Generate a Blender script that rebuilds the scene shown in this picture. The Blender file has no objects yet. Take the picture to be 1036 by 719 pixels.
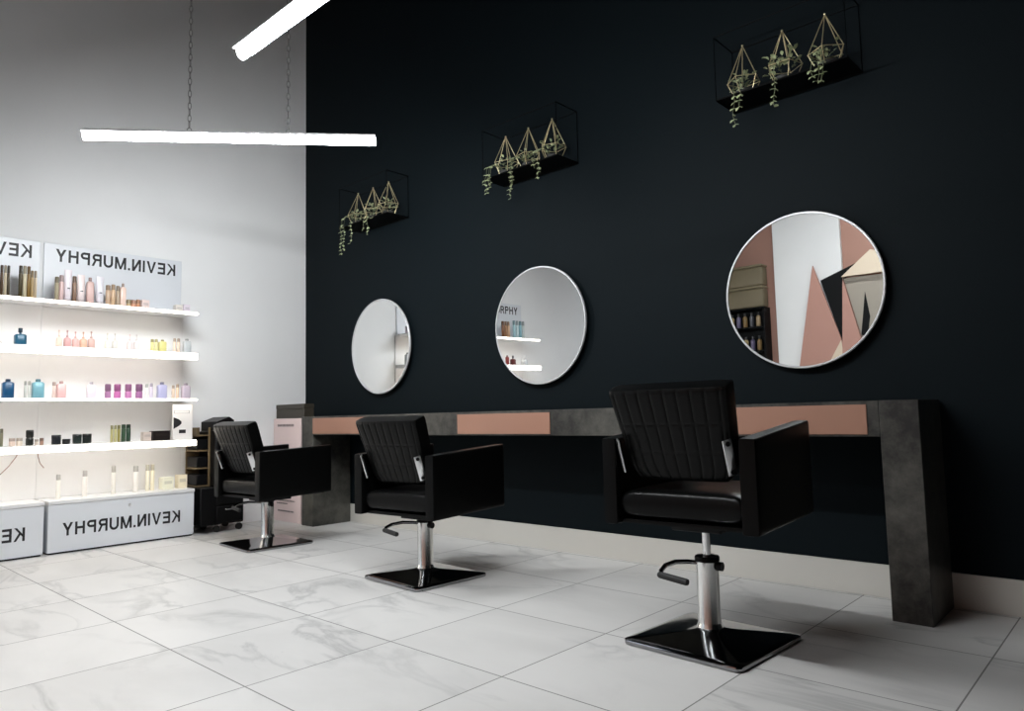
import bpy, bmesh, math, random
from mathutils import Vector, Matrix, Euler
random.seed(7)
C = bpy.context.scene.collection
PI = math.pi

# ------------------------------------------------------------------ materials
def s2l(c):
    c = c / 255.0
    return c / 12.92 if c <= 0.04045 else ((c + 0.055) / 1.055) ** 2.4
def rgb(r, g, b): return (s2l(r), s2l(g), s2l(b), 1.0)

class Nodes:
    def __init__(self, name):
        self.m = bpy.data.materials.new(name); self.m.use_nodes = True
        self.t = self.m.node_tree; self.n = self.t.nodes; self.l = self.t.links
        self.b = self.n['Principled BSDF']
    def add(self, kind, **kw):
        n = self.n.new(kind)
        for k, v in kw.items(): setattr(n, k, v)
        return n
    def link(self, a, b): self.l.new(a, b)
    def math(self, op, a, b=None, c=None):
        n = self.add('ShaderNodeMath', operation=op)
        for i, v in enumerate((a, b, c)):
            if v is None: continue
            if isinstance(v, (int, float)): n.inputs[i].default_value = v
            else: self.link(v, n.inputs[i])
        return n.outputs[0]
    def mix(self, f, a, b, mode='MIX'):
        n = self.add('ShaderNodeMix', data_type='RGBA', blend_type=mode)
        for i, v in ((0, f), (6, a), (7, b)):
            if isinstance(v, (int, float)): n.inputs[i].default_value = v
            elif isinstance(v, tuple): n.inputs[i].default_value = v
            else: self.link(v, n.inputs[i])
        return n.outputs[2]
    def ramp(self, fac, stops):
        n = self.add('ShaderNodeValToRGB'); self.link(fac, n.inputs[0])
        e = n.color_ramp.elements
        while len(e) < len(stops): e.new(0.5)
        for el, (p, c) in zip(e, stops): el.position = p; el.color = c
        return n.outputs[0]
    def noise(self, vec, scale, detail=3.0, rough=0.5, dist=0.0):
        n = self.add('ShaderNodeTexNoise'); n.inputs['Scale'].default_value = scale
        n.inputs['Detail'].default_value = detail; n.inputs['Roughness'].default_value = rough
        n.inputs['Distortion'].default_value = dist
        if vec is not None: self.link(vec, n.inputs['Vector'])
        return n.outputs[0]
    def pos(self): return self.add('ShaderNodeNewGeometry').outputs['Position']
    def bump(self, h, strength, dist=0.01):
        n = self.add('ShaderNodeBump'); n.inputs['Strength'].default_value = strength
        n.inputs['Distance'].default_value = dist
        self.link(h, n.inputs['Height']); self.link(n.outputs[0], self.b.inputs['Normal'])

def mat(name, col, rough=0.5, metal=0.0, var=0.06, scale=14.0, bump=0.0, spec=None, coat=0.0):
    """principled material whose colour and gloss vary a little with a noise texture"""
    k = Nodes(name); p = k.add('ShaderNodeTexCoord').outputs['Object']
    f = k.noise(p, scale, 4.0)
    a = tuple(min(1, x * (1 - var)) for x in col[:3]) + (1,)
    b = tuple(min(1, x * (1 + var)) for x in col[:3]) + (1,)
    k.link(k.mix(f, a, b), k.b.inputs['Base Color'])
    k.b.inputs['Roughness'].default_value = rough; k.b.inputs['Metallic'].default_value = metal
    if spec is not None: k.b.inputs['Specular IOR Level'].default_value = spec
    if coat: k.b.inputs['Coat Weight'].default_value = coat; k.b.inputs['Coat Roughness'].default_value = 0.08
    if bump: k.bump(f, bump)
    return k.m
def emit(name, col, strength):
    k = Nodes(name)
    k.b.inputs['Base Color'].default_value = (0.8, 0.8, 0.8, 1)
    k.b.inputs['Emission Color'].default_value = col; k.b.inputs['Emission Strength'].default_value = strength
    return k.m

def floor_material():
    k = Nodes('marble_floor_tiles'); P = k.pos()
    sx = k.add('ShaderNodeSeparateXYZ'); k.link(P, sx.inputs[0])
    u = k.math('DIVIDE', k.math('SUBTRACT', sx.outputs[0], TILE_X0 - 60), 0.6)
    v = k.math('DIVIDE', k.math('SUBTRACT', sx.outputs[1], TILE_Y0 - 60), 0.6)
    def edge(w):
        f = k.math('FRACT', w); return k.math('MULTIPLY', k.math('MINIMUM', f, k.math('SUBTRACT', 1.0, f)), 0.6)
    d = k.math('MINIMUM', edge(u), edge(v))
    grout = k.math('LESS_THAN', d, 0.0025)
    cell = k.add('ShaderNodeCombineXYZ')
    k.link(k.math('FLOOR', u), cell.inputs[0]); k.link(k.math('FLOOR', v), cell.inputs[1])
    wn = k.add('ShaderNodeTexWhiteNoise', noise_dimensions='2D'); k.link(cell.outputs[0], wn.inputs['Vector'])
    off = k.add('ShaderNodeVectorMath', operation='MULTIPLY_ADD')
    k.link(wn.outputs['Color'], off.inputs[0]); off.inputs[1].default_value = (31, 17, 23); k.link(P, off.inputs[2])
    q = off.outputs[0]
    # rotate so veins run diagonally
    mp = k.add('ShaderNodeMapping'); mp.inputs['Rotation'].default_value = (0, 0, 0.6); mp.inputs['Scale'].default_value = (1.0, 2.1, 1.0)
    k.link(q, mp.inputs[0]); q2 = mp.outputs[0]
    n1 = k.noise(q2, 0.9, 7.0, 0.55, 0.9)
    vein = k.math('ABSOLUTE', k.math('SUBTRACT', n1, 0.5))
    r1 = k.ramp(vein, [(0.0, (0.72, 0.725, 0.73, 1)), (0.014, (0.84, 0.845, 0.85, 1)), (0.04, (1, 1, 1, 1))])
    msk = k.ramp(k.noise(q, 1.1, 2.0), [(0.42, (0, 0, 0, 1)), (0.62, (1, 1, 1, 1))])
    n2 = k.noise(q2, 0.8, 5.0, 0.6, 0.4)
    cloud = k.ramp(n2, [(0.35, (0.88, 0.88, 0.88, 1)), (0.6, (1, 1, 1, 1))])
    base = k.mix(1.0, (0.62, 0.61, 0.595, 1), cloud, 'MULTIPLY')
    base = k.mix(msk, base, k.mix(1.0, base, r1, 'MULTIPLY'))
    k.link(k.mix(grout, base, (0.19, 0.187, 0.18, 1)), k.b.inputs['Base Color'])
    k.link(k.math('MULTIPLY_ADD', grout, 0.3, 0.42), k.b.inputs['Roughness'])
    k.b.inputs['Specular IOR Level'].default_value = 0.35
    k.bump(k.math('SUBTRACT', 1.0, grout), 0.25, 0.002)
    return k.m
def stone_material(name, a, b, rough):
    k = Nodes(name); P = k.pos()
    f = k.noise(P, 14.0, 8.0, 0.72, 0.15); g = k.noise(P, 2.2, 3.0)
    h = k.math('MULTIPLY_ADD', g, 0.6, k.math('MULTIPLY', f, 0.7))
    k.link(k.ramp(h, [(0.5, a), (0.82, b)]), k.b.inputs['Base Color'])
    k.b.inputs['Roughness'].default_value = rough
    k.bump(f, 0.08, 0.003)
    return k.m
def paint_material(name, col, rough, bump=0.05, spec=0.3):
    k = Nodes(name); P = k.pos()
    f = k.noise(P, 2.0, 4.0); g = k.noise(P, 160.0, 2.0)
    a = tuple(x * 0.95 for x in col[:3]) + (1,); b = tuple(min(1, x * 1.05) for x in col[:3]) + (1,)
    k.link(k.mix(f, a, b), k.b.inputs['Base Color']); k.b.inputs['Roughness'].default_value = rough
    k.b.inputs['Specular IOR Level'].default_value = spec
    k.bump(g, bump, 0.001)
    return k.m

# ------------------------------------------------------------------ mesh builder
class MB:
    def __init__(self): self.v = []; self.f = []
    def raw(self, v, f):
        o = len(self.v); self.v += [tuple(x) for x in v]; self.f += [tuple(i + o for i in q) for q in f]; return self
    def box(self, a, b, bev=0.0, seg=2, M=None):
        bm = bmesh.new(); bmesh.ops.create_cube(bm, size=1.0)
        for q in bm.verts: q.co = Vector([(a[i] + b[i]) / 2 + q.co[i] * (b[i] - a[i]) for i in range(3)])
        if bev: bmesh.ops.bevel(bm, geom=bm.edges[:], offset=bev, segments=seg, profile=0.5, affect='EDGES')
        return self.take(bm, M)
    def take(self, bm, M=None):
        if M is not None: bmesh.ops.transform(bm, matrix=M, verts=bm.verts)
        bm.verts.index_update()
        self.raw([q.co for q in bm.verts], [[q.index for q in f.verts] for f in bm.faces]); bm.free(); return self
    def lathe(self, prof, c=(0, 0, 0), n=24, cap=True, sq=None):
        """prof: (radius, z) list; sq = superellipse exponent for squarish sections with (rx, ry)"""
        v = []; f = []
        for r, z in prof:
            for i in range(n):
                t = 2 * PI * i / n; x, y = math.cos(t), math.sin(t)
                if sq:
                    e, ax, ay = sq
                    s = (abs(x) ** e + abs(y) ** e) ** (-1.0 / e); x *= s * ax; y *= s * ay
                v.append((c[0] + r * x, c[1] + r * y, c[2] + z))
        for j in range(len(prof) - 1):
            for i in range(n):
                k = (i + 1) % n; f.append((j * n + i, j * n + k, j * n + n + k, j * n + n + i))
        if cap:
            f.append(tuple(reversed(range(n)))); f.append(tuple(range((len(prof) - 1) * n, len(prof) * n)))
        return self.raw(v, f)
    def tube(self, pts, r, n=8, cap=True, closed=False):
        pts = [Vector(p) for p in pts]; v = []; f = []; N = len(pts)
        prev = None
        for i, p in enumerate(pts):
            if closed: d = pts[(i + 1) % N] - pts[i - 1]
            else: d = pts[min(i + 1, N - 1)] - pts[max(i - 1, 0)]
            d.normalize()
            if prev is None:
                a = d.cross(Vector((0, 0, 1)))
                if a.length < 0.05: a = d.cross(Vector((1, 0, 0)))
            else: a = prev - d * prev.dot(d)
            a.normalize(); prev = a; b = d.cross(a)
            rr = r[i] if isinstance(r, (list, tuple)) else r
            for k in range(n):
                t = 2 * PI * k / n; v.append(p + a * (rr * math.cos(t)) + b * (rr * math.sin(t)))
        for j in range(N if closed else N - 1):
            for k in range(n):
                q = (k + 1) % n; j2 = (j + 1) % N
                f.append((j * n + k, j * n + q, j2 * n + q, j2 * n + k))
        if cap and not closed:
            f.append(tuple(reversed(range(n)))); f.append(tuple(range((N - 1) * n, N * n)))
        return self.raw(v, f)
    def slab(self, fn, nu=28, nv=28, e=7.0, groove=None):
        """padded slab: fn(u, v, t) -> xyz, u, v in [-1, 1]; t in [-1, 1] across the thickness; rounded edges"""
        us = [math.sin(PI / 2 * (-1 + 2 * i / nu)) for i in range(nu + 1)]; vs = [math.sin(PI / 2 * (-1 + 2 * i / nv)) for i in range(nv + 1)]
        if groove:
            us = [-1 + 2 * i / nu for i in range(nu + 1)]; vs = [-1 + 2 * i / nv for i in range(nv + 1)]
            us[0:2] = [-1, -0.985]; us[-2:] = [0.985, 1]; vs[0:2] = [-1, -0.985]; vs[-2:] = [0.985, 1]
        V = []; F = []
        for side in (1, -1):
            for a in us:
                for b in vs:
                    t = max(0, 1 - abs(a) ** e) ** (1 / e * 1.6) * max(0, 1 - abs(b) ** e) ** (1 / e * 1.6)
                    t = max(t, 0.0)
                    if groove: t -= groove(a, b, side)
                    V.append(fn(a, b, side * max(t, 0.0)))
        m = (nu + 1) * (nv + 1)
        for s in (0, 1):
            for i in range(nu):
                for j in range(nv):
                    q = (s * m + i * (nv + 1) + j, s * m + (i + 1) * (nv + 1) + j, s * m + (i + 1) * (nv + 1) + j + 1, s * m + i * (nv + 1) + j + 1)
                    F.append(q if s == 0 else tuple(reversed(q)))
        return self.raw(V, F)
    def prism(self, poly, fn):
        """poly: (a, b) outline; fn(a, b, side) -> xyz, side 0/1"""
        n = len(poly); v = [fn(a, b, 0) for a, b in poly] + [fn(a, b, 1) for a, b in poly]
        f = [tuple(reversed(range(n))), tuple(range(n, 2 * n))] + [(i, (i + 1) % n, n + (i + 1) % n, n + i) for i in range(n)]
        return self.raw(v, f)
    def ball(self, c, r, n=10):
        bm = bmesh.new(); bmesh.ops.create_uvsphere(bm, u_segments=n, v_segments=max(4, n // 2), radius=1.0)
        rr = r if isinstance(r, (tuple, list)) else (r, r, r)
        for q in bm.verts: q.co = Vector([c[i] + q.co[i] * rr[i] for i in range(3)])
        return self.take(bm)
    def build(self, name, m, parent=None, smooth=True, angle=38):
        me = bpy.data.meshes.new(name)
        bm = bmesh.new(); vs = [bm.verts.new(q) for q in self.v]
        for q in self.f:
            try: bm.faces.new([vs[i] for i in q])
            except ValueError: pass
        bmesh.ops.remove_doubles(bm, verts=bm.verts, dist=1e-6)
        bmesh.ops.recalc_face_normals(bm, faces=bm.faces)
        if smooth:
            for f in bm.faces: f.smooth = True
            for e in bm.edges:
                if len(e.link_faces) == 2 and e.calc_face_angle(0) > math.radians(angle): e.smooth = False
        bm.to_mesh(me); bm.free()
        me.materials.append(m)
        o = bpy.data.objects.new(name, me); C.objects.link(o)
        if parent is not None: o.parent = parent
        return o

def tag(o, label=None, cat=None, group=None, kind=None):
    if label: o['label'] = label
    if cat: o['category'] = cat
    if group: o['group'] = group
    if kind: o['kind'] = kind
    return o
def thing(name, label, cat, loc=(0, 0, 0), rz=0.0, group=None):
    o = bpy.data.objects.new(name, None); C.objects.link(o); o.location = loc; o.rotation_euler = (0, 0, rz)
    o.empty_display_size = 0.1
    return tag(o, label, cat, group)
def struct(o): o['kind'] = 'structure'; return o
LED, TUBE, DAY, EXPO = 9.0, 172.0, 14.0, 0.0

# ------------------------------------------------------------------ the room
TILE_X0, TILE_Y0 = 1.2456, -0.0345
XR, YF, ZC = 9.0, -5.6, 5.2
M_floor = floor_material()
M_dark = paint_material('near_black_wall_paint', (0.0042, 0.0072, 0.0090, 1), 0.6, spec=0.06)
M_white = paint_material('white_wall_paint', (0.86, 0.865, 0.865, 1), 0.6)
M_terra = paint_material('terracotta_wall_paint', (0.36, 0.20, 0.155, 1), 0.6)
M_ceil = paint_material('dark_ceiling_paint', (0.02, 0.021, 0.022, 1), 0.8)
M_base = mat('cream_skirting_tile', (0.60, 0.58, 0.535, 1), 0.3, var=0.03, scale=3)
M_stone = stone_material('dark_concrete_laminate', (0.008, 0.008, 0.0075, 1), (0.085, 0.082, 0.070, 1), 0.45)
M_copper = mat('copper_drawer_front', rgb(156, 115, 96), 0.45, metal=0.0, var=0.04, scale=5)
M_leather = mat('black_leather', (0.0017, 0.0018, 0.0018, 1), 0.32, var=0.2, scale=60, bump=0.02, spec=0.12)
M_chrome = mat('polished_chrome', (0.80, 0.81, 0.82, 1), 0.07, metal=1.0, var=0.02)
M_darkchrome = mat('black_polished_steel', (0.30, 0.30, 0.31, 1), 0.06, metal=1.0, var=0.03)
M_steel = mat('satin_steel', (0.75, 0.76, 0.77, 1), 0.28, metal=1.0, var=0.03)
M_satin = mat('satin_chrome', (0.80, 0.81, 0.80, 1), 0.2, metal=1.0, var=0.03)
M_blackplastic = mat('black_plastic', (0.004, 0.004, 0.0045, 1), 0.4, var=0.15, scale=30, spec=0.15)
M_rubber = mat('black_rubber', (0.01, 0.01, 0.01, 1), 0.7)
M_mirror = mat('mirror_silver', (0.93, 0.94, 0.935, 1), 0.004, metal=1.0, var=0.0)
M_frame = mat('white_aluminium_rim', (0.62, 0.63, 0.64, 1), 0.4, metal=0.3, var=0.02)
M_gold = mat('brass_wire', (0.62, 0.53, 0.31, 1), 0.32, metal=0.55, var=0.06)
M_blackwire = mat('black_wire', (0.002, 0.0022, 0.0024, 1), 0.5, spec=0.08)
M_leaf = mat('pale_green_leaf', (0.34, 0.38, 0.21, 1), 0.5, var=0.3, scale=45)
M_vine = mat('vine_stem', (0.15, 0.17, 0.09, 1), 0.6)
M_unit = mat('white_lacquer', (0.82, 0.82, 0.82, 1), 0.3, var=0.015)
M_panel = mat('gloss_white_header_panel', (0.74, 0.765, 0.80, 1), 0.32, var=0.01)
M_letter = mat('black_lettering', (0.012, 0.012, 0.014, 1), 0.5)
M_led = emit('warm_led_strip', (1.0, 0.90, 0.78, 1), LED)
M_tube = emit('cool_white_diffuser', (0.95, 0.98, 1.0, 1), TUBE)
M_housing = mat('white_lamp_housing', (0.75, 0.76, 0.77, 1), 0.4)
M_chain = mat('grey_chain_steel', (0.30, 0.30, 0.30, 1), 0.4, metal=0.6)
M_pinkbox = mat('pale_pink_card', rgb(226, 205, 202), 0.55, var=0.02)
M_olivebox = mat('dark_olive_card', rgb(52, 47, 38), 0.5, var=0.1)
M_olivewood = mat('olive_brown_rack_board', rgb(104, 88, 62), 0.5, var=0.15, scale=8)

struct(MB().box((0, YF, -0.1), (XR, 0, 0)).build('floor', M_floor))
struct(MB().box((-0.15, YF - 0.15, ZC), (XR + 0.15, 0.15, ZC + 0.1)).build('ceiling', M_ceil))
struct(MB().box((-0.15, 0, -0.1), (XR, 0.15, ZC)).build('wall_back', M_dark))
struct(MB().box((-0.15, YF, -0.1), (0, 0, ZC)).build('wall_left', M_white))
struct(MB().box((XR, YF, -0.1), (XR + 0.15, 0.15, ZC)).build('wall_right', M_dark))
struct(MB().box((0.001, YF + 0.001, 3.5), (XR - 0.001, YF + 0.20, ZC - 0.001)).build('added_dark_slab', M_ceil))  # added unseen dark slab, cuts reflections and bounce off the upper wall
WX0, WX1, WZ0, WZ1 = 0.12, 1.5, 0.25, 3.1           # shop window in the wall behind the camera
wf = MB()
wf.box((-0.15, YF - 0.15, -0.1), (WX0, YF, ZC)); wf.box((WX1, YF - 0.15, -0.1), (XR + 0.15, YF, ZC))
wf.box((WX0, YF - 0.15, -0.1), (WX1, YF, WZ0)); wf.box((WX0, YF - 0.15, WZ1), (WX1, YF, ZC))
struct(wf.build('wall_front', M_terra))
win = MB()
for x in (WX0, (WX0 + WX1) / 2 - 0.03, WX1 - 0.06): win.box((x, YF - 0.11, WZ0), (x + 0.06, YF - 0.05, WZ1))
for z in (WZ0, WZ1 - 0.06): win.box((WX0, YF - 0.108, z), (WX1, YF - 0.052, z + 0.06))
struct(win.build('window_1', M_steel))
# skirting: tiles with a joint every 1.2 m
sk = MB(); x = 0.012
for x1 in (0.56, 5.595, 8.99):
    sk.box((x + 0.001, -0.012, 0.0), (x1 - 0.001, -0.0005, 0.149), 0.0015, 1); x = x1
struct(sk.build('baseboard_back', M_base))
sk = MB()
for y0, y1 in ((-1.13, -0.62), (-0.618, -0.013), (-4.39, -3.2), (-5.58, -4.392)): sk.box((0.0005, y0, 0), (0.012, y1, 0.12), 0.0015, 1)
struct(sk.build('baseboard_left', M_white))

# ------------------------------------------------------------------ styling counter
t = thing('styling_counter', 'long dark concrete-look styling counter with copper drawers along the black wall', 'counter', (2.9, -0.19, 0))
def L(a, o): return tuple(a[i] - o[i] for i in range(3))
def lb(mb, a, b, o, bev=0.0015): return mb.box(L(a, o), L(b, o), bev, 1)
o = (2.9, -0.19, 0)
lb(MB(), (0.7375, -0.378, 0.748), (5.0625, -0.0135, 0.899), o).build('top', M_stone, t)
for x0, x1 in ((0.567, 0.737), (5.063, 5.212)): lb(MB(), (x0, -0.3785, 0), (x1, -0.0135, 0.899), o, 0.002).build('leg', M_stone, t)
for x0, x1 in ((0.742, 1.58), (2.489, 3.281), (4.22, 5.015)):
    d = lb(MB(), (x0, -0.3835, 0.757), (x1, -0.378, 0.884), o, 0.001).build('drawer', M_copper, t); d['label'] = 'copper drawer front'

# ------------------------------------------------------------------ round mirrors
for x, lab in ((1.206, 'round wall mirror above the far chair, reflecting only pale white wall'),
               (2.926, 'round wall mirror in the middle, reflecting lit product shelves'),
               (4.6455, 'largest-looking round wall mirror, reflecting pink and black triangles')):
    t = thing('round_mirror', lab, 'mirror', (x, -0.0005, 1.462), group='round mirrors on the black wall')
    g = MB(); R = 0.392; n = 96
    ring = [(R, -0.034), (R, -0.046), (R - 0.003, -0.049), (R - 0.009, -0.049), (R - 0.011, -0.046), (R - 0.011, -0.040), (R - 0.03, -0.034)]
    g.v = [(r * math.cos(2 * PI * i / n), y, r * math.sin(2 * PI * i / n)) for r, y in ring for i in range(n)]
    m_ = len(ring)
    g.f = [(j * n + i, j * n + (i + 1) % n, ((j + 1) % m_) * n + (i + 1) % n, ((j + 1) % m_) * n + i) for j in range(m_) for i in range(n)]
    g.build('rim', M_frame, t)
    g = MB(); r = R - 0.0115
    g.v = [(r * math.cos(2 * PI * i / n), y, r * math.sin(2 * PI * i / n)) for y in (-0.0445, -0.041) for i in range(n)]
    g.f = [tuple(range(n)), tuple(range(n, 2 * n))] + [(i, (i + 1) % n, n + (i + 1) % n, n + i) for i in range(n)]
    g.build('mirror_glass', M_mirror, t, smooth=False)
    MB().box((-0.2, -0.0405, -0.2), (0.2, -0.003, 0.2), 0.002, 1).build('mount', M_blackplastic, t)
    if 2 < x < 4: t.rotation_euler.x = 0.0077           # leans forward a little at the top

# ------------------------------------------------------------------ styling chairs
def make_chair(label, x, y, rz, zb, rise):
    t = thing('styling_chair', label, 'chair', (x, y, 0), rz, 'black styling chairs at the counter')
    S = 0.2435; Rz = Matrix.Translation((0.015, -0.018, 0)) @ Matrix.Rotation(-0.05 - rz, 4, 'Z')
    g = MB(); n = 36; V = []; F = []
    ang = [2 * PI * (i + 0.5) / 96 for i in range(96)]
    def ring(s, z):
        out = []
        for a in ang:
            c_, s_ = math.cos(a), math.sin(a); e = 26
            k = (abs(c_) ** e + abs(s_) ** e) ** (-1 / e); out.append(Rz @ Vector((c_ * k * S * s, s_ * k * S * s, z)))
        return out
    levels = [(0.975, 0.0), (0.99, 0.002), (1.0, 0.007), (1.0, 0.014), (0.994, 0.018), (0.975, 0.0205), (0.9, 0.0232), (0.75, 0.0285), (0.55, 0.0355), (0.35, 0.0425), (0.22, 0.048), (0.16, 0.052)]
    for s, z in levels: V += ring(s, z)
    N = 96
    for j in range(len(levels) - 1):
        for i in range(N): F.append((j * N + i, j * N + (i + 1) % N, j * N + N + (i + 1) % N, j * N + N + i))
    F.append(tuple(reversed(range(N)))); F.append(tuple(range((len(levels) - 1) * N, len(levels) * N)))
    b = g.raw(V, F).build('base_plate', M_darkchrome, t); b['label'] = 'square polished steel base plate'
    c = MB().lathe([(0.052, 0.046), (0.049, 0.054), (0.046, 0.062), (0.0445, 0.066), (0.043, 0.07), (0.043, 0.298)], n=40).build('column', M_satin, t)
    c['label'] = 'chrome hydraulic column'
    MB().lathe([(0.0445, 0.296), (0.047, 0.299), (0.047, 0.312), (0.044, 0.316), (0.02, 0.317)], n=40).build('collar', M_blackplastic, c)
    MB().lathe([(0.0155, 0.314), (0.0155, zb - 0.028)], n=24).build('piston', M_chrome, t)
    mp = MB().box((-0.10, -0.09, zb - 0.03), (0.10, 0.13, zb - 0.002), 0.004, 2)
    mp.build('mount_plate', M_blackplastic, t)
    Rl = Matrix.Rotation(-rz - 0.1, 4, 'Z')
    lev = [(-0.035, -0.015, 0.288), (-0.06, -0.045, 0.292), (-0.075, -0.10, 0.297), (-0.072, -0.17, 0.294), (-0.058, -0.215, 0.284), (-0.05, -0.225, 0.276)]
    pl = MB().tube([Rl @ Vector(p) for p in lev], [0.008, 0.009, 0.0095, 0.0095, 0.009, 0.0085], 12).build('pump_lever', M_darkchrome, t)
    MB().tube([Rl @ Vector(p) for p in ((-0.062, -0.226, 0.272), (-0.055, -0.226, 0.272), (0.055, -0.222, 0.262), (0.062, -0.222, 0.262))], [0.009, 0.0125, 0.0125, 0.011], 14).build('foot_pad', M_rubber, pl)
    MB().tube([Rl @ Vector(p) for p in ((0.04, 0.0, 0.282), (0.064, 0.004, 0.282))], 0.017, 16).build('release_knob', M_blackplastic, t)
    # seat shell
    yr, yf = -0.244, 0.328; W = 0.617 / 2; at = 0.066
    for sg in (-1, 1):
        def arm(u, v, tt, sg=sg):
            yy = (yr + yf) / 2 + u * (yf - yr) / 2; k = (u + 1) / 2
            z0 = zb + 0.016 * k; z1 = zb + 0.327 + rise * k
            return (sg * (W - at / 2) + tt * at / 2, yy, z0 + (z1 - z0) * (v + 1) / 2)
        MB().slab(arm, 30, 30, 22).build('armrest', M_leather, t)
    iw = W - at - 0.002
    MB().slab(lambda u, v, q: (u * iw, 0.05 + v * 0.262, zb + 0.011 + q * 0.010), 24, 24, 14).build('seat_base', M_leather, t)
    MB().slab(lambda u, v, q: (u * (iw - 0.003), 0.046 + v * 0.268, zb + 0.078 + q * 0.055 + 0.008 * (1 - u * u) * (1 - v * v)), 30, 30, 9).build('seat_cushion', M_leather, t)
    # backrest, leaning back, quilted in upright channels
    def quilt(u, v, side):
        k = (u * 4.5) % 1.0; d = min(k, 1 - k) / 4.5
        a = 0.07 * math.exp(-(d / 0.018) ** 2)
        for hv in (-0.35, 0.25): a = max(a, 0.05 * math.exp(-((v - hv) / 0.02) ** 2))
        return a * (1 if abs(u) < 0.93 and abs(v) < 0.93 else 0)
    zl, zh = zb + 0.180, zb + 0.522; yl, yh = -0.135, -0.262
    def back(u, v, q):
        k = (v + 1) / 2; w = 0.202 + 0.036 * k
        if v < -0.6: w *= 1 - 0.13 * ((-0.6 - v) / 0.4) ** 2
        th = 0.045 + 0.004 * k
        yy = yl + (yh - yl) * k - 0.012 * (1 - u * u); zz = zl + (zh - zl) * k
        nrm = Vector((0, zh - zl, -(yh - yl))).normalized()
        return (u * w, yy - q * th * nrm.y, zz - q * th * nrm.z)
    br = MB().slab(back, 72, 56, 12, quilt).build('backrest', M_leather, t)
    for sg in (-1, 1):
        A = Matrix.Translation((sg * 0.217, -0.246, zb + 0.262)) @ Matrix.Rotation(math.radians(20), 4, 'X') @ Matrix.Rotation(-sg * math.radians(40), 4, 'Z')
        h = MB().box((-0.0035, -0.0175, -0.066), (0.0035, 0.0175, 0.066), 0.003, 2, A).build('hinge_plate', M_steel, t); h['label'] = 'bright steel hinge plate beside the backrest'
        for zz in (-0.052, 0.052):
            q = MB(); B = A @ Matrix.Translation((0, 0, zz)) @ Matrix.Rotation(PI / 2, 4, 'Y')
            bm = bmesh.new(); bmesh.ops.create_cone(bm, segments=14, radius1=0.009, radius2=0.009, depth=0.013, cap_ends=True); q.take(bm, B).build('bolt', M_blackplastic, h)
    return t
make_chair('black leather styling chair nearest the camera, raised high with its chrome piston showing', 4.604, -1.052, 0.045, 0.447, 0.052)
make_chair('black leather styling chair in the middle, below the shelf-reflecting mirror', 2.883, -1.004, 0.078, 0.350, 0.034)
make_chair('black leather styling chair farthest away, between the trolley and counter end', 1.161, -1.008, 0.040, 0.340, 0.022)

# ------------------------------------------------------------------ pendant light bars
M_tube_fill = emit('added_fill_diffuser', (0.95, 0.98, 1.0, 1), TUBE * 0.5)  # weaker glow for the added fill bar
def light_bar(label, a, b, z, chains, tube=None):
    a = Vector(a); b = Vector(b); Ln = (b - a).length; ang = math.atan2(b.y - a.y, b.x - a.x)
    t = thing('pendant_light_bar', label, 'light', ((a.x + b.x) / 2, (a.y + b.y) / 2, z), ang, 'slim light bars hung on chains')
    h = Ln / 2
    prof = [(0.026 * math.cos(PI + PI * k / 12), 0.036 + 0.036 * math.sin(PI + PI * k / 12)) for k in range(13)]
    MB().prism(prof, lambda a, b, k: (-h + Ln * k, a, b)).build('diffuser', tube or M_tube, t)
    MB().box((-h, -0.048, 0.0365), (h, 0.048, 0.042), 0.001, 1).box((-h, -0.024, 0.0415), (h, 0.024, 0.060), 0.003, 2).build('housing', M_housing, t)
    for s in chains:
        x = -h + s * Ln; g = MB(); zz = 0.074; i = 0; top = ZC - z - 0.002
        g.tube([(x - 0.012, 0, 0.058), (x - 0.012, 0, 0.074), (x, 0, 0.086), (x + 0.012, 0, 0.074), (x + 0.012, 0, 0.058)], 0.003, 6)
        zz = 0.08
        while zz + 0.046 < top:
            d = Vector((1, 0, 0)) if i % 2 else Vector((0, 1, 0)); pts = []
            for k in range(10):
                tt = 2 * PI * k / 10; pts.append(Vector((x, 0, zz + 0.023)) + d * (0.009 * math.cos(tt)) + Vector((0, 0, 0.023 * math.sin(tt))))
            g.tube(pts, 0.0022, 5, closed=True); zz += 0.037; i += 1
        g.tube([(x, 0, zz), (x, 0, top)], 0.004, 6)
        g.build('chain', M_chain, t)
    return t
light_bar('lit white pendant light bar hanging level before the white and black wall corner', (1.51, -2.34), (2.586, -1.10), 2.495, (0.35, 0.69))
light_bar('lit white pendant light bar above, slanting out of the photo at the top', (2.999, -2.143), (4.64, -2.136), 2.495, (0.35, 0.69))
light_bar('added unseen fill light bar hung high behind the camera, before the faceted triangle panel', (3.1, -4.45), (4.7, -4.35), 3.3, (0.35, 0.69), M_tube_fill)  # added out-of-view bar that brightens the wall behind the camera

# ------------------------------------------------------------------ wire shelves with hanging-plant terrariums
PL = 'geometric brass planters on the wire shelves'
SH = {0: 'far', 1: 'middle', 2: 'near'}
def wire_shelf(x0, x1, lab):
    t = thing('wire_shelf', lab, 'shelf', ((x0 + x1) / 2, 0, 2.49), group='black wire shelves on the black wall')
    w = (x1 - x0) / 2; d0, d1 = -0.002, -0.222; z0, z1 = -0.008, 0.335; r = 0.0032
    g = MB()
    for yy in (d0 - r, d1): g.tube([(-w, yy, z0), (w, yy, z0), (w, yy, z1), (-w, yy, z1)], r, 8, closed=True)
    for xx in (-w, w):
        for zz in (z0, z1): g.tube([(xx, d0, zz), (xx, d1, zz)], r, 8)
    g.build('wire_frame', M_blackwire, t)
    MB().box((-w, d1, z0 + 0.0035), (w, d0, z0 + 0.0075), 0.001, 1).build('shelf_board', M_blackwire, t)
    return t
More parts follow.
